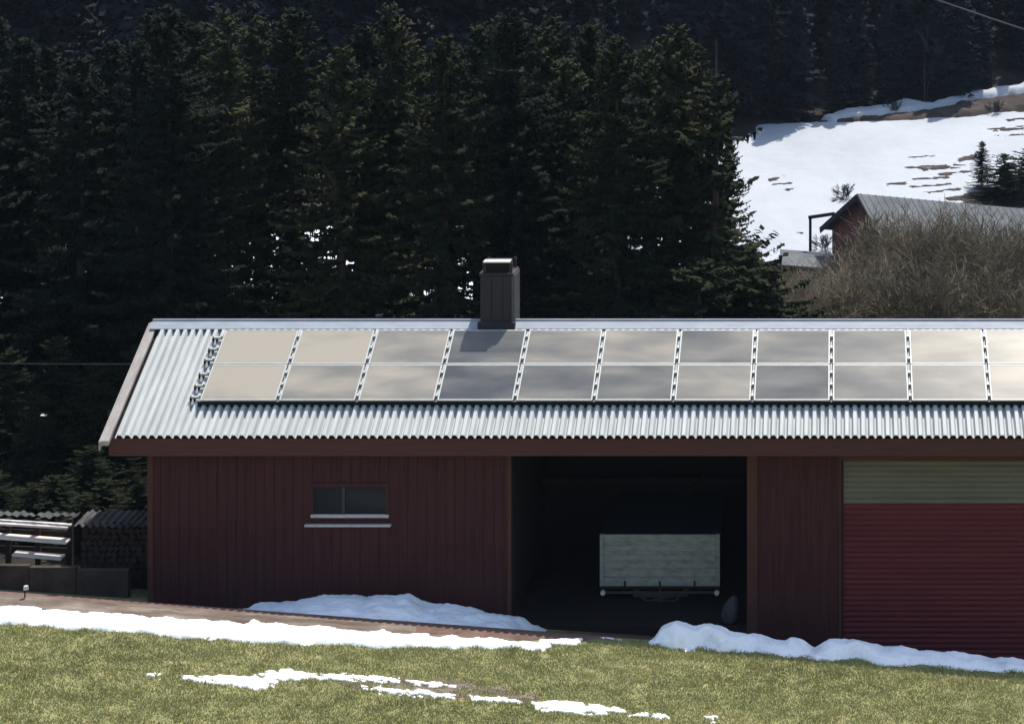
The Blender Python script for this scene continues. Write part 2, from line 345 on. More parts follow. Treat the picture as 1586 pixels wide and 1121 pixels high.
# deck and rafters under the sheet
def slab(mb, x0, x1, ya, yb, t0, t1):
    za, zb = rz(ya), rz(yb)
    mb.poly([(x0,ya,za+t0),(x1,ya,za+t0),(x1,yb,zb+t0),(x0,yb,zb+t0),(x0,ya,za+t1),(x1,ya,za+t1),(x1,yb,zb+t1),(x0,yb,zb+t1)],
            [(0,3,2,1),(4,5,6,7),(0,1,5,4),(1,2,6,5),(2,3,7,6),(3,0,4,7)])
mb = MB(); slab(mb, BX0+.25, BX1-.05, EY+.08, RY, -.06, -.01); slab(mb, BX0+.25, BX1-.05, 2*RY-EY-.08, RY, -.06, -.01)
part(mb.build('roof_deck', M['inwood']))
mb = MB(); slab(mb, BX0+.04, BX0+.22, EY-.16, RY, -.02, .085); slab(mb, BX0+.04, BX0+.34, 2*RY-EY+.03, RY, -.02, .085)
part(mb.build('verge_flashing', M['verge'], bevel=.01))
mb = MB(); slab(mb, BX1-.04, BX1+.2, EY-.03, RY, -.02, .085); slab(mb, BX1-.04, BX1+.2, 2*RY-EY+.03, RY, -.02, .085)
part(mb.build('verge_flashing', M['verge'], bevel=.01))
for x in (BX0, BX1+.2):
    mb = MB(); slab(mb, x, x+.035, EY-.15, RY, -.13, .06); slab(mb, x, x+.035, 2*RY-EY+.02, RY, -.24, .06)
    part(mb.build('bargeboard', M['verge'] if x < 0 else M['fascia']))
mb = MB(); slab(mb, BX0+.1, BX1+.1, RY-.27, RY+.0, .112, .127); slab(mb, BX0+.1, BX1+.1, RY+.27, RY+.0, .112, .127)
mb.tube([(BX0+.1, RY, RZ+.12), (BX1+.1, RY, RZ+.12)], .035, 8)
part(mb.build('ridge_cap', M['ridge']))
part(MB().box(BX0+.15, BX1, EY+.06, EY+.10, EZ-.39, EZ-.005).build('fascia', M['fascia'], bevel=.006))
part(MB().box(BX0+.15, BX1, 2*RY-EY-.10, 2*RY-EY-.06, EZ-.30, EZ-.005).build('fascia', M['fascia']))
part(MB().box(BX0+.2, BX1-.02, EY+.12, WY0+.02, EZ-.02+.0, EZ+.01).build('soffit', M['fascia']))
# front walls of upright boards with battens
def boards(x0, x1, z0, z1, name, m, yf=WY0, th=.04, hole=None, seed=1, bw=.21):
    mb = MB(); r_ = random.Random(seed); n_ = max(1, round((x1-x0)/bw)); w_ = (x1-x0)/n_
    for i in range(n_):
        a = x0+i*w_; j = r_.uniform(-.004,.004)
        segs = [(z0, z1)]
        if hole and a+w_ > hole[0]+.001 and a < hole[1]-.001: segs = [(z0, hole[2]), (hole[3], z1)]
        for s0, s1 in segs:
            mb.box(a+.003, a+w_-.003, yf+j, yf+th+j, s0, s1)
            if i and not (hole and len(segs) == 2 and False):
                mb.box(a-.022, a+.022, yf-.022+j, yf+.012, s0, s1)
    return mb.build(name, m)
ztop = EZ-.05
hx0, hx1 = (484-PX)*WY0/F, (604-PX)*WY0/F; hz0 = CZ-(800-PY)*WY0/F; hz1 = CZ-(750-PY)*WY0/F
nb = 38; bwid = ((792-PX)*WY0/F-WX0)/nb
ax0 = WX0 + round((hx0-WX0)/bwid)*bwid; ax1 = WX0 + round((hx1-WX0)/bwid)*bwid; hx0, hx1 = ax0, ax1
OX0, OX1 = (792-PX)*WY0/F, (1157-PX)*WY0/F; DX0, DX1 = (1303-PX)*WY0/F, 4.6
part(boards(WX0, OX0, -.7, ztop, 'wall', M['wallwood'], hole=(hx0, hx1, hz0, hz1), seed=2, bw=bwid))
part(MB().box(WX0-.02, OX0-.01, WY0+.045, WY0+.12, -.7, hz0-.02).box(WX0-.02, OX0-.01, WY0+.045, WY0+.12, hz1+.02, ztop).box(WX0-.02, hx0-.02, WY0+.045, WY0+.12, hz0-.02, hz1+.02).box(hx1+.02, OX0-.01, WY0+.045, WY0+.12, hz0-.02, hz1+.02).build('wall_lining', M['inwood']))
part(boards(OX1+.24, DX0-.06, -1.6, ztop, 'wall', M['wallwood'], seed=3))
part(boards(DX1+.06, WX1, -2.2, ztop, 'wall', M['wallwood'], seed=4))
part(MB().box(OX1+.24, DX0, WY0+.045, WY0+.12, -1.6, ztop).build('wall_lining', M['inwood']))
for x0, x1, dy in ((OX1, OX1+.235, -.045), (DX0-.058, DX0-.004, -.03), (OX0-.09, OX0, -.03), (WX0-.04, WX0+.08, -.03)):
    part(MB().box(x0, x1, WY0+dy, WY0+.16, -2 if x0 > -3 else -1, ztop).build('post', M['postwood'], bevel=.006))
part(MB().box(OX0, OX1, WY0+.01, WY0+.18, ztop-.28, ztop).build('lintel', M['inwood']))
part(MB().box(DX0, DX1, WY0-.01, WY0+.10, CZ-(713-PY)*WY0/F+.004, ztop).build('lintel', M['fascia']))
# side, back and partition walls
zt = lambda y: rz(y)-.08
def gable(x, name):
    mb = MB(); n_ = 26
    for i in range(n_):
        y0 = WY0+.125+(WY1-WY0-.13)*i/n_; y1 = WY0+.125+(WY1-WY0-.13)*(i+1)/n_-.006
        mb.poly([(x,y0,-2.4),(x+.04,y0,-2.4),(x+.04,y1,-2.4),(x,y1,-2.4),(x,y0,zt(y0)),(x+.04,y0,zt(y0)),(x+.04,y1,zt(y1)),(x,y1,zt(y1))],
                [(0,3,2,1),(4,5,6,7),(0,1,5,4),(1,2,6,5),(2,3,7,6),(3,0,4,7)])
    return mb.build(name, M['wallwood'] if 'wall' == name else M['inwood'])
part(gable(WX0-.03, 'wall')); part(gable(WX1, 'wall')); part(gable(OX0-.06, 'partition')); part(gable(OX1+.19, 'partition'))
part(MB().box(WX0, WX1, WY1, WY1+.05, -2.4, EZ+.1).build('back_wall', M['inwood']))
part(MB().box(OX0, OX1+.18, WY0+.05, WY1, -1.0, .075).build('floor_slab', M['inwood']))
# frame timbers inside the open bay
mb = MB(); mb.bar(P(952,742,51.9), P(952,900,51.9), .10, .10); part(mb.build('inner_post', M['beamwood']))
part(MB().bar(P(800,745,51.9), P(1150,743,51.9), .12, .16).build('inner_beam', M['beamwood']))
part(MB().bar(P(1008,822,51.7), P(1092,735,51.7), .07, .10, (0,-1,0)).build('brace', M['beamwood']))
# window
win = part(MB().box(hx0-.02, hx1+.02, WY0-.035, WY0+.05, hz1-.05, hz1+.04).box(hx0-.03, hx0+.05, WY0-.035, WY0+.05, hz0+.05, hz1-.05)
      .box(hx1-.05, hx1+.03, WY0-.035, WY0+.05, hz0+.05, hz1-.05).build('window_frame', M['wallwood'], bevel=.004))
sub = []
def subp(o, par): o.parent = par; return o
subp(MB().box(hx0+.05, hx1-.05, WY0+.02, WY0+.03, hz0+.06, hz1-.05).build('pane', M['glass']), win)
mxx = P(532,0,WY0).x
subp(MB().box(mxx-.03, mxx+.035, WY0-.02, WY0+.019, hz0+.06, hz1-.06).build('mullion', M['sack']), win)
subp(MB().box(hx0-.01, hx1+.03, WY0-.05, WY0+.019, hz0-.01, hz0+.06).build('bottom_rail', M['white'], bevel=.006), win)
sz = CZ-(812-PY)*(WY0-.1)/F
subp(MB().box(hx0-.13, hx1+.09, WY0-.13, WY0-.023, sz-.05, sz).build('sill', M['white'], bevel=.008), win)
# big door of ribbed slats
def ribs(z0, z1, pitch, name, m):
    mb = MB(); nn = max(1, round((z1-z0)/pitch)); p_ = (z1-z0)/nn
    for i in range(nn):
        a = z0+i*p_
        pr = [(0,0),(-.022,p_*.22),(-.028,p_*.5),(-.022,p_*.78),(0,p_*.92),(0,p_)]
        V = [(x, WY0+.055+dy, a+dz) for x in (DX0+.01, DX1-.01) for dy, dz in pr]
        mb.poly(V, [(j, j+1, 7+j, 6+j) for j in range(5)])
    mb.box(DX0+.01, DX1-.01, WY0+.06, WY0+.09, z0, z1)
    return mb.build(name, m)
dz0 = -1.5; dzm = CZ-(781-PY)*WY0/F; dzt = CZ-(713-PY)*WY0/F
part(ribs(dz0, dzm-.003, .118, 'roller_door', M['doorred'])); part(ribs(dzm+.003, dzt, .118, 'door_top_section', M['doorpale']))
part(MB().box(DX0-.003, DX0+.05, WY0+.0, WY0+.05, -1.5, dzt).build('door_track', M['darkwood']))
# chimney
cx0, cx1 = (747-PX)*49.75/F, (799-PX)*49.75/F
ctop = CZ-(424-PY)*49.75/F
chim = part(MB().box(cx0, cx1, RY-.15, RY+.62, RZ-.35, ctop).build('chimney', M['chimney'], bevel=.012))
mb = MB()
for i in range(1, 3):
    x = cx0+(cx1-cx0)*i/3; mb.box(x-.005, x+.005, RY-.158, RY-.148, RZ-.2, ctop-.01)
subp(mb.build('seam', M['black']), chim)
subp(MB().box(cx1-.055, cx1+.018, RY-.168, RY+.62, RZ-.25, ctop+.01).build('corner_trim', M['steel']), chim)
c1 = CZ-(404-PY)*49.75/F
mb = MB().box(cx0+.10, cx1-.12, RY-.02, RY+.48, ctop, c1)
subp(mb.build('flue', M['black']), chim)
mb = MB()
for x in (cx0+.05, cx1-.10):
    for y in (RY-.1, RY+.54): mb.box(x, x+.05, y, y+.05, ctop, c1)
mb.box(cx0-.02, cx1+.0, RY-.17, RY+.64, ctop+.012, ctop+.06)
subp(mb.build('cap_stand', M['chimney']), chim)
subp(MB().box(cx0+.06, cx1-.10, RY-.16, RY+.16, c1, c1+.035).poly([], []).build('chimney_lid', M['lid'], bevel=.01), chim)
subp(MB().box(cx0-.04, cx1+.04, RY-.30, RY-.155, RZ-.06, RZ+.13).build('flashing', M['chimney']), chim)
for p in parts: p.parent = barn; p.location = (-BL[0], -BL[1], -BL[2])

# ------------------------------------------------------------------ solar panels on rails
cp, sp = math.cos(PIT), math.sin(PIT)
S0, LX0, W1, L1 = .95, -14.18, 1.75, 1.16
def rp(x, s, nrm): return Vector((x, EY+s*cp-nrm*sp, EZ+s*sp+nrm*cp))
refl_tone = [(.97,.95),(.93,.58),(.66,.72),(.16,.10),(.50,.30),(.62,.28),(.26,.52),(.34,.14),(.36,.42),(.76,.56),(.72,.72),(.9,.8)]  # painted reflection tone per panel, upper and lower row
ordn = ['first','second','third','fourth','fifth','sixth','seventh','eighth','ninth','tenth','eleventh','twelfth']
def panel_meshes():
    fw, ft, pw, pl = .028, .04, 1.675, 1.135
    mb = MB(); mb.box(0, pw, 0, fw, 0, ft).box(0, pw, pl-fw, pl, 0, ft).box(0, fw, fw, pl-fw, 0, ft).box(pw-fw, pw, fw, pl-fw, 0, ft)
    fr = mb.build('panel_frame', M['alu'])
    gl = MB().box(fw, pw-fw, fw, pl-fw, .004, ft-.004).build('photovoltaic_glass', M['pv'])
    return fr, gl
fr0, gl0 = panel_meshes(); first = True
for k in range(12):
    for row in (0, 1):   # 0 = upper row
        u, lo = refl_tone[k]; dv = u if row == 0 else lo
        e = empty('solar_panel', rp(LX0+W1*k+.0375, S0+(L1 if row == 0 else 0), .20)); e.rotation_euler = (PIT, 0, 0)
        look = 'pale beige' if dv > .8 else 'light grey' if dv > .55 else 'mid grey' if dv > .33 else 'dark grey'
        tag(e, f'{look} solar panel, {ordn[k]} from the left in the {"upper" if row == 0 else "lower"} row', 'solar panel', 'solar panels on the barn roof')
        fr = fr0 if first else fr0.copy(); gl = gl0 if first else gl0.copy()
        if not first: C.objects.link(fr); C.objects.link(gl)
        first = False
        fr.parent = e; gl.parent = e; gl.color = (dv, dv, dv, 1)
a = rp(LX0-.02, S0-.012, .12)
e = MB().bar((0,0,0), (W1*12+.02,0,0), .014, .15, (0,-sp,cp)).build('shadow_strip', M['black']); e.location = a  # black strip standing in for the shadow under the array edge
tag(e, 'black strip standing in for shadow under the lower edge of the solar array', 'shadow strip')
strip0 = None
for k in range(1, 12):
    e = empty('gap_light_strip', rp(LX0+W1*k, S0, .17))  # pale strip added so the joints read as lit roof
    if strip0 is None: strip0 = MB().bar((0,0,0), (0, 2.31*cp, 2.31*sp), .05, .02, (0,-sp,cp)).build('strip', M['strip']); co = strip0
    else: co = strip0.copy(); C.objects.link(co)
    co.parent = e
    tag(e, f'added pale strip for the lit gap right of the {ordn[k-1]} solar panel column', 'painted light strip', 'added light strips in the joints between panel columns')
clamp0 = foot0 = None
for i, s in enumerate([.16,.52,.90,1.36,1.72,2.10]):
    mb = MB(); a = rp(LX0-.20, S0+s, .17); b_ = rp(LX0+21.1, S0+s, .17); mb.bar(a, b_, .045, .055, (0,-sp,cp))
    e = mb.build('rail_bar', M['alu']); r0 = empty('mounting_rail', a); e.parent = r0; e.location = -a; e.name = 'rail_bar'
    for k in range(13):
        c_ = rp(LX0+W1*k, S0+s, .225)
        if clamp0 is None: clamp0 = MB().bar((-.027,0,0), (.027,0,0), .07, .05, (0,-sp,cp)).build('clamp', M['alu']); co = clamp0
        else: co = clamp0.copy(); C.objects.link(co)
        co.parent = r0; co.location = c_-a
    for k in range(-1, 12):
        c_ = rp(LX0-.13 if k < 0 else LX0+W1*k+.9, S0+s, .0)
        if foot0 is None: foot0 = MB().bar(rp(0,0,.03)-rp(0,0,0), rp(0,0,.146)-rp(0,0,0), .07, .05, (1,0,0)).build('rail_foot', M['darkwood']); co = foot0
        else: co = foot0.copy(); C.objects.link(co)
        co.parent = r0; co.location = c_-a
    eb = MB().bar(rp(LX0-.225, S0+s-.02, .14), rp(LX0-.20, S0+s-.02, .14), .10, .11, (0,-sp,cp)).build('end_cap', M['black']); eb.parent = r0; eb.location = -a
    tag(r0, f'aluminium mounting rail under the solar panels, {ordn[i]} up from the eaves', 'rail', 'mounting rails of the solar panels')

# ------------------------------------------------------------------ trailer in the bay
TY = 48.5; tx0, tx1 = P(929,0,TY).x, P(1115,0,TY).x; tz1 = P(0,827,TY).z; tz0 = P(0,907,TY).z; gz = .075
tl = (0.5*(tx0+tx1), TY, gz)
tr = tag(empty('farm_trailer', tl), 'grey farm trailer with a ribbed steel tailgate parked in the open bay', 'trailer')
tp = []
gate = MB().box(tx0+.03, tx1-.03, TY+.02, TY+.05, tz0, tz1-.01)
for a, b_ in ((.0,.05),(.18,.30),(.34,.46),(.50,.62),(.68,.80),(.86,1.0)):
    gate.box(tx0+.10, tx1-.10, TY-.012, TY+.018, tz0+(tz1-tz0)*a, tz0+(tz1-tz0)*b_-.01)
gate.box(tx0, tx0+.09, TY-.02, TY+.055, tz0, tz1).box(tx1-.09, tx1, TY-.02, TY+.055, tz0, tz1)
gt = gate.build('tailgate', M['trailer'], bevel=.006); tp.append(gt)
for fx in (.21, .50, .79):
    x = tx0+(tx1-tx0)*fx; h = MB().box(x-.02, x+.02, TY-.04, TY-.015, tz0-.05, tz0+.12).build('hinge', M['black']); h.parent = gt
for x in (tx0, tx1-.04): tp.append(MB().box(x, x+.04, TY+.06, TY+3.0, tz0, tz1-.04).build('side_wall', M['black']))  # walls coloured black to pass for unlit
tp.append(MB().box(tx0+.04, tx1-.04, TY+2.96, TY+3.0, tz0, tz1-.05).build('front_wall', M['black']))
tp.append(MB().box(tx0+.045, tx1-.045, TY+.06, TY+2.95, tz1-.07, tz1-.055).build('bed_shade_sheet', M['black']))  # added black sheet that makes the trailer bed look unlit
tp.append(MB().box(tx0, tx1, TY+.0, TY+3.6, tz0-.07, tz0-.004).build('bed', M['darkwood']))
tp.append(MB().bar((tx0+.06,TY+.02,tz0-.15), (tx1-.06,TY+.02,tz0-.15), .05, .05).build('lamp_bar', M['steel']))
for x in (tx0+.07, tx1-.07):
    tp.append(MB().tube([(x,TY-.05,tz0-.15),(x,TY+.04,tz0-.15)], .055, 12).build('rear_lamp', M['lamp']))
xm = .5*(tx0+tx1)
tp.append(MB().box(xm-.62, xm-.52, TY+.1, TY+3.5, tz0-.28, tz0-.075).box(xm+.52, xm+.62, TY+.1, TY+3.5, tz0-.28, tz0-.075).box(xm-.52, xm+.52, TY+.12, TY+.2, tz0-.30, tz0-.20).build('chassis', M['steel']))
cb = MB().bar((xm,TY+.05,tz0-.42),(xm,TY+.05,tz0-.08),.05,.05).bar((xm-.16,TY+.04,tz0-.33),(xm+.28,TY+.04,tz0-.25),.03,.04).bar((xm-.5,TY+.06,tz0-.20),(xm-.3,TY+.06,tz0-.36),.03,.04).bar((xm-.3,TY+.06,tz0-.36),(xm+.35,TY+.06,tz0-.36),.03,.04).bar((xm+.35,TY+.06,tz0-.36),(xm+.5,TY+.06,tz0-.20),.03,.04)
cb.tube([(xm,TY-.04,tz0-.44),(xm,TY+.06,tz0-.44)], .05, 10)
tp.append(cb.build('coupling', M['steel']))
for x in (tx0+.30, tx1-.30):
    for y in (TY+1.5,):
        wh = MB(); r_ = .40; zc = gz+.41
        pts = [(-.13,.30),(-.14,.36),(-.10,.40),(.10,.40),(.14,.36),(.13,.30)]
        V = []; nn = 28
        for j in range(nn):
            a = 2*math.pi*j/nn
            for (dx, rr) in pts: V.append((x+dx, y+rr*math.cos(a), zc+rr*math.sin(a)))
        Fs = [(j*6+q, j*6+(q+1)%6, ((j+1)%nn)*6+(q+1)%6, ((j+1)%nn)*6+q) for j in range(nn) for q in range(6)]
        wl = wh.poly(V, Fs).build('wheel', M['rubber']); tp.append(wl)
        rm = MB().tube([(x-.10,y,zc),(x+.10,y,zc)], .30, 20).build('rim', M['steel']); rm.parent = wl
tp.append(MB().bar((tx0+.3,TY+1.5,gz+.41),(tx1-.3,TY+1.5,gz+.41),.09,.09).build('axle', M['steel']))
for p in tp: p.parent = tr; p.location = (-tl[0], -tl[1], -tl[2])
# bundle of tarp leaning by the post
bm = bmesh.new(); bmesh.ops.create_icosphere(bm, subdivisions=4, radius=1)
for v in bm.verts:
    q = noise.fractal(v.co*1.6, .9, 2.1, 4)*.28; t_ = (v.co.z+1)/2
    v.co = Vector((v.co.x*(.26-.12*t_)*(1+q)+.14*t_, v.co.y*(.22-.08*t_)*(1+q), (v.co.z+1)*.37*(1+.2*q)))
me = bpy.data.meshes.new('tarp_bundle'); bm.to_mesh(me); bm.free()
o = link('tarp_bundle', me, None, M['sack'], True); q = P(1128, 975, 47.15); o.location = (q.x, 47.15, .06); o.scale = (.85, .85, .85)
tag(o, 'slumped grey tarp bundle standing at the foot of the post beside the trailer', 'tarp')

# ------------------------------------------------------------------ things left of the barn
ql = P(52, 925, 47.2)
base = (-18, 47.2, .7)
wl = MB(); r_ = random.Random(5)
x = -26.0; i = 0; slabs = []
lw = tag(empty('concrete_wall', base), 'low stained concrete retaining wall left of the barn', 'wall')
while x < -15.75:
    w_ = r_.uniform(1.0, 1.3); w_ = min(w_, -15.72-x)
    zt_ = P(0, 868+.03*((x+23)*68), 47.2).z + r_.uniform(-.02,.02)
    s = MB().box(x, x+w_-.015, 47.15+r_.uniform(0,.02), 47.32, -.2, zt_).build('wall_slab', M['concrete'], bevel=.012)
    s.parent = lw; s.location = (-base[0],-base[1],-base[2]); x += w_
# plank rack
pr = tag(empty('plank_rack', (-18.5, 48.1, .8)), 'dark timber rack holding three sun-bleached planks, left of the barn', 'rack'); pp = []
for (y0, y1, xa, xb, nm) in ((811, 815, -40, 108, 0), (833, 838, -20, 106, 1), (860, 863, 22, 98, 2)):
    a = P(xa, y0-4+xa*.02, 48.0); b_ = P(xb, y1, 48.0)
    pp.append(MB().bar(a, b_, .30, .05).build('plank', M['palewood'], bevel=.006))
for px in (-45, 14, 60, 110):
    a = P(px, 802, 48.25); pp.append(MB().box(a.x-.05, a.x+.05, 48.16, 48.28, .3, a.z).build('upright', M['darkwood']))
for py in (824, 850):
    a = P(-60, py-3, 48.3); b_ = P(110, py+3, 48.3); pp.append(MB().bar(a, b_, .03, .14).build('backboard', M['darkwood']))
for p in pp: p.parent = pr; p.location = (18.5, -48.1, -.8)
# covered woodpile
wp = tag(empty('woodpile', (-16.4, 48.3, .8)), 'dark woodpile under a wavy sheet against the left end of the barn', 'woodpile'); pp = []
mb = MB(); r_ = random.Random(9)
za = .55
z = za
while z < 2.0:
    x = -17.0
    while x < -15.35:
        rr = r_.uniform(.055,.085); mb.tube([(x+rr, 47.75+r_.uniform(-.04,.04), z+rr), (x+rr, 48.6, z+rr)], rr, 8); x += rr*2
    z += .13
pp.append(mb.build('log', M['darkwood'])); pp[-1]['kind'] = 'stuff'; pp[-1].name = 'stacked_logs'
V = []; nn = 90
for j in range(2):
    for i in range(nn):
        x = -17.1+1.85*i/(nn-1); V.append((x, 47.6+.9*j, 2.10-.02*i/nn+.035*math.sin(x*38)+.05*noise.noise(Vector((x*2,j,3)))+.05*j))
Fq = [(i, i+1, nn+i+1, nn+i) for i in range(nn-1)]
pp.append(mk('cover_sheet', V, Fq, M['coversheet']))
md = pp[-1].modifiers.new('solid', 'SOLIDIFY'); md.thickness = .01
for p in pp: p.parent = wp; p.location = (16.4, -48.3, -.8)
# sheet above the rack
V = []; nn = 200
for j in range(2):
    for i in range(nn):
        x = -24+6.85*i/(nn-1); V.append((x, 48.0+.16*j, 2.16+.022*math.sin(x*34)+.06*noise.noise(Vector((x*3,j,7)))+.03*j-.02*(x+17)))
o = mk('corrugated_sheet', V, [(i, i+1, nn+i+1, nn+i) for i in range(nn-1)], M['coversheet']); md = o.modifiers.new('solid', 'SOLIDIFY'); md.thickness = .01
tag(o, 'old wavy grey roofing sheet lying on top of the plank rack', 'roofing sheet')
# small marker post
a = P(38, 945, 44.5); mk_ = tag(empty('marker_post', (a.x, a.y, a.z-.05)), 'thin dark marker post with a small white cap at the track edge', 'marker post')
tz_ = P(0, 909, 44.5).z-a.z
MB().tube([(0,0,0),(.01,0,tz_)], .015, 8).build('pole', M['darkwood'], mk_)
MB().tube([(.03,0,tz_),(.03,0,tz_+.08)], [.055,.045], 12).build('cap', M['white'], mk_)

# ------------------------------------------------------------------ conifers
def spruce_mesh(name, seed, h, r, step=.24, dens=1.35, z0=.06, m=None, leaf=.185, up=.25, gap=0.0, low=0.0):
    g = np.random.default_rng(seed); Vs = []; 
    z = h*z0
    lobes = g.uniform(0, 2*math.pi, 3)
    while z < h*.992:
        t_ = z/h
        L = r*(1-t_)**.60*(1 if t_ > .25 else .78+.88*t_)
        nbr = int(5+5*(1-t_))
        for az in g.uniform(0, 2*math.pi, nbr):
            if g.random() < (low if t_ < .56 and math.sin(az*2+lobes[1]+z) > -.35 else gap): continue
            l_ = max(.12, L*g.uniform(.62,1.08)*(1+.14*math.sin(3*az+lobes[0]+z*1.3)))
            nst = max(2, int(l_/.105*dens)); u = (np.arange(nst)+.6)/nst
            droop = -.38*(1-t_)**.5; zc = z + l_*(droop*u + up*u**3) + .10*l_*0
            if t_ > .85: zc = z + l_*(.5*u)
            cxs, sns = math.cos(az), math.sin(az)
            px = cxs*l_*u; py = sns*l_*u
            for sgn in (-1, 1):
                k = nst
                ln = leaf*(1.15-.65*u)*g.uniform(.7,1.3,k)*min(1.3, .6+l_*.35); wd = leaf*.34*g.uniform(.7,1.3,k)
                a2 = az + sgn*(g.uniform(.55,1.15,k))
                dx, dy = np.cos(a2)*ln, np.sin(a2)*ln; dz = -ln*g.uniform(.05,.75,k)
                ox, oy = -np.sin(a2)*wd, np.cos(a2)*wd; oz = wd*g.uniform(-.9,.9,k)
                b0 = np.stack([px, py, zc], 1); d0 = np.stack([dx, dy, dz], 1); o0 = np.stack([ox, oy, oz], 1)
                Vs.append(np.stack([b0-o0*.35, b0+d0*.55-o0, b0+d0, b0+d0*.5+o0], 1))
            # hanging twigs under the branch
            k = max(1, nst//2); s = g.uniform(.2,1,k); ii = (s*(nst-1)).astype(int)
            b0 = np.stack([px[ii], py[ii], zc[ii]], 1); ln = leaf*g.uniform(.6,1.3,k)
            a3 = g.uniform(0, 6.28, k); o0 = np.stack([np.cos(a3)*.045, np.sin(a3)*.045, 0*a3], 1)*1.2
            d0 = np.stack([0*ln, 0*ln, -ln], 1)
            Vs.append(np.stack([b0-o0, b0+d0-o0*.3, b0+d0+o0*.3, b0+o0], 1))
        z += step*(.75+.5*g.random())*(1-.45*t_)
    V = np.concatenate(Vs).reshape(-1,3); Fq = np.arange(len(V)).reshape(-1,4)
    return V, Fq
def mesh_only(name, V, Fq, m):
    o = mk(name, V, Fq, m); me = o.data; bpy.data.objects.remove(o); return me
variants = []
for s, (h, r_, mi, gp) in enumerate([(12.5,2.5,0,0),(11.6,2.2,1,.05),(12.9,2.7,2,.0),(11.0,2.4,0,.1),(12.2,2.1,1,0),(11.8,2.6,1,.08),(9.5,2.0,2,0),(7.5,2.3,0,.1)]):
    V, Fq = spruce_mesh('crown', 20+s, h, r_*1.28, step=.20, low=[.56,.74,.50,.78,.58,.70,.38,.1][s], gap=gp, z0=[.22,.28,.18,.30,.22,.2,.08,.04][s])
    cm = mesh_only('crown', V, Fq, M['needle'][mi])
    o = MB().tube([(0,0,-.4),(0,0,h*.4),(.03,0,h*.97)], [.17+.01*h*.2,.12,.015], 8).build('trunk', M['bark']); tm = o.data; bpy.data.objects.remove(o)
    variants.append((h, cm, tm))
V, Fq = spruce_mesh('crown', 77, 11.2, 3.3, step=.42, gap=.32, up=.42, leaf=.24); 
cm = mesh_only('crown', V, Fq, M['needle'][0]); variants.append((11.2, cm, variants[0][2]))
def plant_tree(name, vi, X, Y, ztop=None, h=None, label='', cat='spruce', group=None, rz_=None, wid=1.0, zoff=0):
    H, cm, tm = variants[vi]; z = float(terr(X, Y))+zoff
    s = ((ztop-z) if ztop is not None else h)/H
    e = empty(name, (X, Y, z)); e.rotation_euler.z = random.uniform(0, 6.28) if rz_ is None else rz_
    sw = s*wid if s > .6 else s*wid*1.1
    e.scale = (sw, sw, s)
    for nm, me in (('crown', cm), ('trunk', tm)):
        c = bpy.data.objects.new(nm, me); C.objects.link(c); c.parent = e
    tag(e, label, cat, group); return e
def where(px):
    if px < 150: return 'beyond the fence left of the barn roof'
    if px < 300: return 'above the left corner of the barn roof'
    if 745 < px < 805: return 'right behind the chimney'
    k = int((px-330)/118)
    if k <= 9 and px < 1400: return f'above the {ordn[max(0,k)]} solar panel column'
    return 'near the right edge'
front = [(-150,50),(-55,40),(35,55),(125,85),(215,60),(262,2),(345,55),(452,8),(530,70),(606,2),(688,48),(795,8),(880,85),(955,55),(1045,38)]
for i, (px, py) in enumerate(front):
    Y = 60+ (i*37 % 5)*.9; p = P(px, py, Y)
    plant_tree('spruce_tree', 6 if px < 240 else [0,1,2,3,4,5][(i*5+1) % 6], p.x, Y, ztop=p.z, label=f'front row forest spruce, {where(px)}', group='front row spruces behind the barn', wid=1.0)
mid = [(-110,20),(-10,20),(80,70),(175,60),(300,30),(400,20),(570,30),(650,70),(740,30),(840,40),(915,30),(1000,70)]
for i, (px, py) in enumerate(mid):
    Y = 66.5+(i*29 % 5)*.8; p = P(px, py, Y)
    plant_tree('spruce_tree', 6 if px < 200 else [2,4,0,5,3,1][(i*5) % 6], p.x, Y, ztop=p.z, label=f'second row forest spruce, {where(px)}', group='second row spruces behind the barn', wid=1.05)
back = [(-60,10),(50,95),(150,110),(235,10),(350,15),(620,60),(775,20),(860,20),(-180,10)]
for i, (px, py) in enumerate(back):
    Y = 74+(i*31 % 5)*.9; p = P(px, py, Y)
    plant_tree('spruce_tree', [1,0,5,2,4,0][(i*5) % 6], p.x, Y, ztop=p.z, label=f'back row forest spruce, {where(px)}', group='back row spruces behind the barn', wid=1.05)
# the edge spruce whose lower branches stand against the snow
p = P(1108, 112, 61.5); plant_tree('spruce_tree', 8, p.x, 61.5, ztop=p.z, label='spruce at the belt\'s right end, lower branches reaching out over the snow', rz_=.6, wid=1.18)
p = P(1075, 60, 66); plant_tree('spruce_tree', 1, p.x, 66, ztop=p.z, label='olive green spruce just left of the belt end spruce', rz_=.6, wid=.85)
p = P(1128, 205, 78); plant_tree('spruce_tree', 0, p.x, 78, ztop=p.z, label='small spruce whose tip shows at the left corner of the snow meadow', wid=.8)
for px, py, Y, lb in ((1150,395,60,'low dark spruce sapling under the outer branches of the belt end spruce'), (1195,412,59,'dark sapling above the barn ridge between the spruces and brown shrubs'),(1085,400,58.5,'low dark sapling above the barn ridge at the seventh panel column')):
    p = P(px, py, Y); plant_tree('spruce_sapling', 7, p.x, Y, ztop=p.z, label=lb, wid=1.5)
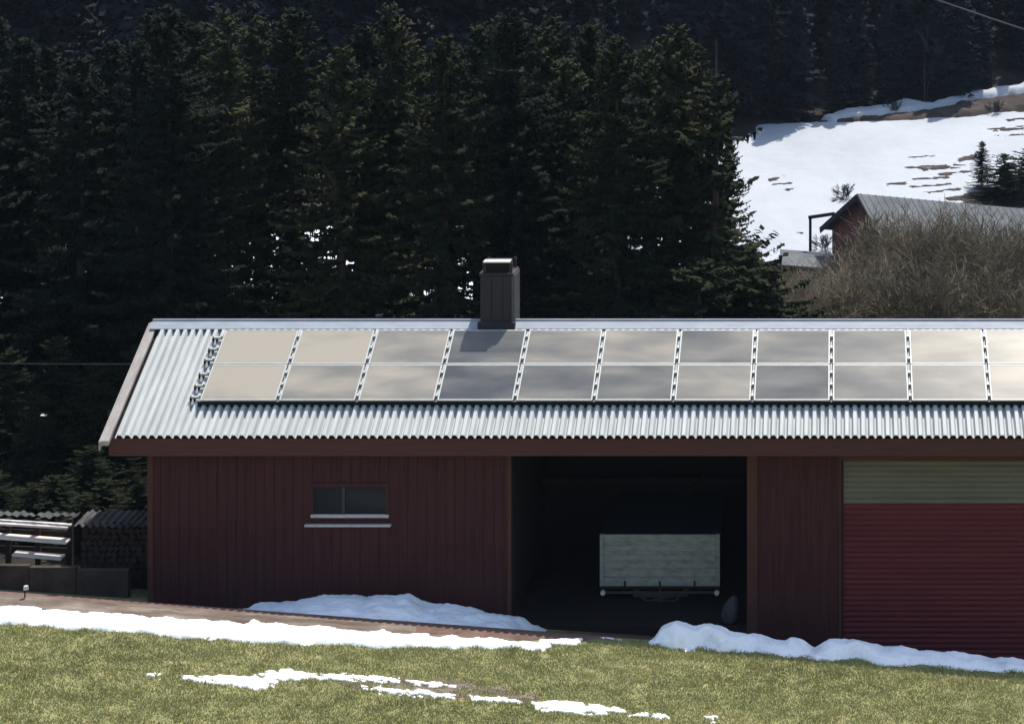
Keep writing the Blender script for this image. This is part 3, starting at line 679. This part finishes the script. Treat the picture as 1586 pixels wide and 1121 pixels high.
# low dark young trees left of and behind the barn
for i, (px, py, Y) in enumerate(((-30,700,54.5),(60,715,55.5),(140,690,54),(205,725,55),(20,755,52.5),(110,760,52),(190,770,51.8),(-10,730,50.8),(50,748,50.4),(85,735,50.9),(160,742,50.6),(215,750,50.3),(130,765,49.9))):
    p = P(px, py, Y); plant_tree('spruce_sapling', 7, p.x, Y, ztop=p.z, label=f'dark spruce sapling left of the barn, {["far left","beyond the plank rack","just above the woodpile","nearest the barn corner","right over the plank rack sheet","low behind the planks","low at the barn wall","second row, at the left photo edge","second row, above the rack middle","second row, above the rack end","second row, above the woodpile","second row, touching the barn wall","lowest, above the gap between rack and woodpile"][i]}', cat='sapling', group='saplings left of the barn', wid=1.9)

for i, (px, py, Y) in enumerate(((-60,500,57.5),(18,540,57),(88,520,58),(150,560,56.8),(210,535,57.6),(60,610,56),(180,630,55.6))):
    p = P(px, py, Y); plant_tree('spruce_sapling', 7, p.x, Y, ztop=p.z, label=f'young spruce under the forest, {["cut by the left photo edge","above the plank rack, tallest","midway to the roof corner","below the overhead wire near the roof corner","touching the barn roof edge","low, above the plank rack","low, by the roof corner"][i]}', cat='sapling', group='young spruces under the forest edge', wid=1.15)

for i, (px, py, Y) in enumerate(((-40,430,76),(15,445,78),(62,425,75),(110,440,79),(155,430,76),(205,445,78),(250,440,80),(300,452,78),(345,440,82))):
    p = P(px, py, Y); plant_tree('spruce_sapling', [7,6][i % 2], p.x, Y, ztop=p.z, label=f'small spruce deep between the trunks, {["at the left photo edge","just inside the left photo edge","above the plank rack","above the woodpile","short of the barn roof corner","over the barn roof corner","above the roof left of the panels","above the first panel column","left of the second panel column","above the second panel column"][i]}', cat='sapling', group='small spruces between the trunks', wid=1.3)

# spruces on the meadow
p = P(1521, 218, 129); plant_tree('spruce_tree', 2, p.x, 129, ztop=p.z, label='small dark pointed spruce standing on the snow meadow', wid=1.3)
for px, py, Y, lb in ((1556,238,127,'round dark evergreen right of the pointed meadow spruce'), (1590,230,128,'dark evergreen cut by the right photo edge on the meadow')):
    p = P(px, py, Y); plant_tree('evergreen_tree', 7, p.x, Y, ztop=p.z, label=lb, cat='evergreen', wid=2.2)

# far forest, one dark mass
gnr = np.random.default_rng(5); low = [spruce_mesh('f', 90+i, 13, 2.3, step=.5, dens=.40, leaf=.55, z0=.0)[0] for i in range(4)]
Vall = []
for row in range(6):
    for px in np.arange(-260, 1900, 44 if row == 0 else 62 - row*2):
        Y = 148.5+row*6.5+gnr.uniform(-2,2); X = (px+gnr.uniform(-22,22)-PX)*Y/F
        if row < 2 and px < 1040: Y -= 34
        elif px >= 1040: Y += float(np.interp(px, [1040,1270,1300,1440,1586,1900],[143,144.5,145.8,148.3,153,160]))-148.5
        z = float(terr(X, Y)); s = gnr.uniform(.85,1.3)*(.62 if row == 0 and px > 1270 else 1); a = gnr.uniform(0,6.28); v = low[int(gnr.integers(4))]
        c_, s_ = math.cos(a), math.sin(a)
        q = np.stack([(v[:,0]*c_-v[:,1]*s_)*s+X, (v[:,0]*s_+v[:,1]*c_)*s+Y, v[:,2]*s+z], 1); Vall.append(q)
V = np.concatenate(Vall); o = mk('distant_forest', V, np.arange(len(V)).reshape(-1,4), M['farneedle'])
tag(o, 'dark bluish conifer forest covering the hillside behind the snow meadow', 'forest', kind='stuff')

# ------------------------------------------------------------------ bare trees and shrubs
def twiggy(seed, h, spread, n0, levels, m, name, r0=.03, trunkh=.05, lean=.0, tw=.010):
    r_ = random.Random(seed); V = []; Fs = []
    def seg(a, b_, ra, rb):
        d = (b_-a); 
        if d.length < 1e-4: return
        d.normalize(); u = d.orthogonal().normalized(); c_ = d.cross(u); o_ = len(V)
        for p_, rr in ((a, ra), (b_, rb)):
            for k in range(3):
                t_ = 2.094*k; V.append(tuple(p_+(u*math.cos(t_)+c_*math.sin(t_))*rr))
        for k in range(3): Fs.append((o_+k, o_+(k+1)%3, o_+3+(k+1)%3, o_+3+k))
    def grow(a, d, ln, rr, lv):
        n_ = 3; p_ = a
        for i in range(n_):
            d = (d + Vector((r_.gauss(0,.14), r_.gauss(0,.14), r_.gauss(.05,.10)))).normalized()
            q_ = p_ + d*ln/n_; r2 = max(tw*.6, rr*(1-.25*(i+1)/n_)); seg(p_, q_, rr, r2); rr = r2; p_ = q_
            if lv > 0:
                for _ in range(r_.choice((1,2,2)) if lv > 1 else 3):
                    dd = (d + Vector((r_.gauss(0,.62), r_.gauss(0,.62), r_.gauss(.12,.35)))).normalized()
                    grow(p_, dd, ln*r_.uniform(.42,.68), max(tw, rr*.55), lv-1)
    for i in range(n0):
        a = r_.uniform(0, 6.28); q_ = r_.uniform(0, .25*spread)
        d = Vector((math.cos(a)*spread/h*r_.uniform(.1,1.0), math.sin(a)*spread/h*r_.uniform(.1,1), 1)).normalized()
        grow(Vector((math.cos(a)*q_, math.sin(a)*q_, 0)), d, h*r_.uniform(.45,.62), r0, levels)
    o = mk(name, V, Fs, m); me = o.data; bpy.data.objects.remove(o); return me
shr = [twiggy(s, 4.6, 3.0, 30, 3, M['twig'], 'branches', .03, tw=.010) for s in (1,2,3)]
sp_ = [(1228,432,79,'leftmost, low one beside the spruces'),(1262,436,84,'at the foot of the small grey shed'),(1300,432,82,'below the red gable corner'),(1335,408,84,'below the gable peak'),(1372,368,87,'tallest one, in front of the grey roof'),(1408,358,83,'right of the tallest one'),(1440,352,86,'below the dip of the grey roof'),(1482,366,83,'under the middle of the far roof'),(1520,372,86,'second from the right photo edge'),(1560,366,83,'cut by the right photo edge'),(1605,370,85,'mostly outside the right photo edge'),
       (1280,450,75,'low in front, above the ninth panel column'),(1350,425,76,'low in front, left of the tenth panel column'),(1430,430,75,'low in front, above the tenth panel column'),(1510,435,76,'low in front, above the eleventh panel column'),(1575,432,75,'low in front at the right photo edge')]
for i, (px, py, Y, lb) in enumerate(sp_):
    p = P(px, py, Y); z = float(terr(p.x, Y)); s = (p.z-z)/4.3
    e = empty('bare_shrub', (p.x, Y, z)); e.scale = (max(.75,s)*1.05, max(.75,s)*1.05, s); e.rotation_euler.z = i*1.7
    c = bpy.data.objects.new('branches', shr[i % 3]); C.objects.link(c); c.parent = e
    tag(e, 'bare brown twiggy shrub behind the barn, '+lb, 'shrub', 'bare shrubs behind the barn')
# dark brush to the left and bare trees at the forest edge
tall = [twiggy(s, 12, 3.0, 1, 4, M['greytwig'], 'branches', .10, tw=.02) for s in (11,12)]
for i, (px, pb, pt, Y, lb) in enumerate(((1156,208,40,144,'thin pale-stemmed bare tree at the left corner of the snow meadow'),(1192,195,10,146,'bare grey tree just right of the pale-stemmed one at the forest edge'),(1432,180,60,147,'bare grey tree at the forest edge above the snow bank'),(1330,184,55,147,'bare grey tree at the forest edge left of the snow bank'))):
    p = P(px, pt, Y); z = float(terr(p.x, Y)); s = (p.z-z)/10
    e = empty('bare_tree', (p.x, Y, z)); e.scale = (s*.8, s*.8, s); e.rotation_euler.z = i*2.1
    c = bpy.data.objects.new('branches', tall[i % 2]); C.objects.link(c); c.parent = e
    MB().tube([(0,0,-.3),(.05,0,4),(.0,.05,9)], [.13,.10,.03], 8).build('trunk', M['greytwig'], e)
    tag(e, lb, 'bare tree')
# low dry growth at the snow bank
sm = twiggy(31, 1.4, 1.2, 9, 2, M['greytwig'], 'branches', .02, tw=.014)
for i, (px, py, lb) in enumerate(((1384,178,'small leafless bush on the snow bank below the forest'),(1542,178,'pale dry bush beside the brown earth bank'),(1275,390,'tiny leafless bush inside the timber frame'),(1308,310,'tiny leafless bush alone on the snow meadow'))):
    X, Y = hit(px, py); e = empty('dry_bush', (X, Y, float(terr(X, Y)))); e.scale = (.8,.8,.8); c = bpy.data.objects.new('branches', sm); C.objects.link(c); c.parent = e
    tag(e, lb, 'bush')

# ------------------------------------------------------------------ far barn with shed and timber frame
th = R(18); hw = 5.4; A0 = P(1290, 352, 108); gd = Vector((math.sin(th), -math.cos(th), 0)); rd = Vector((math.cos(th), math.sin(th), 0))
hb = empty('far_barn', (A0.x+1.5, 102, -4.5)); tag(hb, 'faded red gabled barn with a grey sheet roof behind the brown shrubs', 'barn'); pp = []
E = Vector((A0.x, A0.y, A0.z)); rise = P(1350,309,102).z - A0.z; Ln = 13; drop = Vector((0,0,-1.9))
G = [E, E+gd*hw*2, E+gd*hw+Vector((0,0,rise))]
b0 = [Vector((g_.x, g_.y, -6)) for g_ in G[:2]]
def prism(pts, d, m, nm):
    k = len(pts); V = [tuple(p_) for p_ in pts]+[tuple(p_+d) for p_ in pts]
    return MB().poly(V, [tuple(range(k)), tuple(range(2*k-1,k-1,-1))]+[(i,(i+1)%k,k+(i+1)%k,k+i) for i in range(k)]).build(nm, m)
pp.append(prism([b0[0], b0[1], G[1], G[2], G[0]], rd*Ln+drop*.93, M['farred'], 'wall'))
for s_ in (0, 1):
    e_ = G[s_]; out = (e_-G[2]).normalized()
    a = G[2]-rd*.5+Vector((0,0,.05)); b_ = e_+out*.5-rd*.5+Vector((0,0,.05)); n_ = Vector((0,0,.12)); d = rd*(Ln+1)+drop
    r__ = prism([a, b_, b_+n_, a+n_], d, M['farroof'], 'roof'); pp.append(r__)
    if s_ == 1:
        mb = MB()
        for k in range(38):
            o_ = d*((k+.5)/38)+n_+Vector((0,0,.01)); mb.bar(a+o_, b_+o_, .05, .03)
        q_ = mb.build('roof_rib', M['farroof']); q_.parent = r__
a = G[2]-rd*.53+Vector((0,0,.0)); 
for s_ in (0,1):
    e_ = G[s_]; out = (e_-G[2]).normalized(); pp.append(MB().bar(a, e_+out*.52-rd*.53, .05, .28).build('bargeboard', M['darkwood']))
for p in pp: p.parent = hb; p.location = -hb.location
# low grey shed left of it
a = P(1212, 390, 106); b_ = P(1289, 390, 106)
sh = tag(empty('low_shed', (a.x, 106, -4.3)), 'low grey sheet-roofed shed tucked between spruces and the far red barn', 'shed')
rr_ = MB().poly([P(1208,386,108.5), P(1292,392,108.5), P(1292,416,105), P(1208,410,105)]+[v-Vector((0,0,.1)) for v in (P(1208,386,108.5), P(1292,392,108.5), P(1292,416,105), P(1208,410,105))],
     [(0,1,2,3),(7,6,5,4),(0,4,5,1),(1,5,6,2),(2,6,7,3),(3,7,4,0)]).build('roof', M['farroof'])
ww_ = MB().box(a.x+.1, b_.x-.1, 105.3, 108.2, -6, P(0,414,105.3).z).build('wall', M['farred'])
for p in (rr_, ww_): p.parent = sh; p.location = -sh.location
# timber frame
a = P(1255, 392, 109); f0 = tag(empty('timber_frame', tuple(a)), 'dark timber goal-like frame standing in snow beside the far red barn', 'timber frame'); pp = []
for px, y0 in ((1255, 337), (1291, 332)):
    p0 = P(px, 402, 109); p1 = P(px, y0, 109); pp.append(MB().bar(p0, p1, .14, .14).build('post', M['darkwood']))
pp.append(MB().bar(P(1252,337,109), P(1293,331,109), .14, .16).build('crossbeam', M['darkwood']))
for p in pp: p.parent = f0; p.location = -f0.location

# ------------------------------------------------------------------ overhead wires
def wire(a, b_, sag, rad, label):
    a = Vector(a); b_ = Vector(b_); pts = [a.lerp(b_, i/24) - Vector((0,0,sag*(1-(2*i/24-1)**2))) for i in range(25)]
    o = MB().tube(pts, rad, 6).build('overhead_wire', M['wire']); tag(o, label, 'wire')
wire(P(-900,548,53.6), P(700,562,53.6), .12, .014, 'thin overhead wire running level to the left end of the barn roof')
wire(P(1250,-70,118), P(2300,270,118), .3, .05, 'overhead wire slanting down across the forest in the upper right corner')

# ------------------------------------------------------------------ grass
gn = np.random.default_rng(11)
def grass(name, N, x0, x1, y0, y1, m, hmin, hmax, wd, label, dryfrac=0):
    X = gn.uniform(x0, x1, N); Y = gn.uniform(y0, y1, N)
    # edge of the field along the track
    epx = np.array([-300,0,270,450,700,900,1010,1300,1586,1900]); ey = np.array([935,966,985,999,1004,998,998,1020,1036,1060])
    Z = terr(X, Y); px = PX+X/Y*F; py = PY+(CZ-Z)*F/Y
    k = py > np.interp(px, epx, ey)-1
    X, Y, Z = X[k], Y[k], Z[k]; N = len(X)
    cl = np.array([noise.fractal(Vector((a*2.6, b_*2.6, 4)), .9, 2.1, 4) for a, b_ in zip(X, Y)])
    H = (hmin+(hmax-hmin)*gn.random(N))*np.clip(1+.8*cl, .45, 1.7)
    a = gn.uniform(0, 6.28, N); ln = gn.uniform(.1, 1.1, N)*H; la = gn.uniform(0, 6.28, N)
    W = wd*gn.uniform(.6, 1.4, N)
    dx, dy = np.cos(a)*W, np.sin(a)*W; lx, ly = np.cos(la)*ln, np.sin(la)*ln
    V = np.stack([np.stack([X-dx, Y-dy, Z-.01], 1), np.stack([X+dx, Y+dy, Z-.01], 1), np.stack([X+lx*.6+dx*.6, Y+ly*.6+dy*.6, Z+H*.7], 1), np.stack([X+lx, Y+ly, Z+H], 1)], 1).reshape(-1,3)
    o = mk(name, V, np.arange(len(V)).reshape(-1,4), m); tag(o, label, 'grass', kind='stuff')
grass('grass', 300000, -18.2, 7.5, 37.5, 44.85, M['blade'], .02, .055, .010, 'short yellow-green grass covering the field in front of the barn')
grass('dry_grass', 70000, -18.2, 7.5, 37.5, 44.85, M['drygrass'], .02, .05, .010, 'dry straw-coloured grass blades mixed through the green field')

HAZE = .000085
hm = bpy.data.materials.new('haze'); hm.use_nodes = True; hn = hm.node_tree; hn.nodes.remove(hn.nodes['Principled BSDF'])
pv = hn.nodes.new('ShaderNodeVolumePrincipled'); pv.inputs['Color'].default_value = (.62,.78,1,1); pv.inputs['Density'].default_value = HAZE
hn.links.new(pv.outputs[0], hn.nodes['Material Output'].inputs['Volume'])
hb_ = MB().box(-401, 401, -41, 701, -9, 165).build('haze', hm); tag(hb_, kind='stuff')
scene.cycles.volume_step_rate = 10; scene.cycles.volume_bounces = 0
scene.cycles.max_bounces = 6; scene.cycles.diffuse_bounces = 3; scene.cycles.glossy_bounces = 3
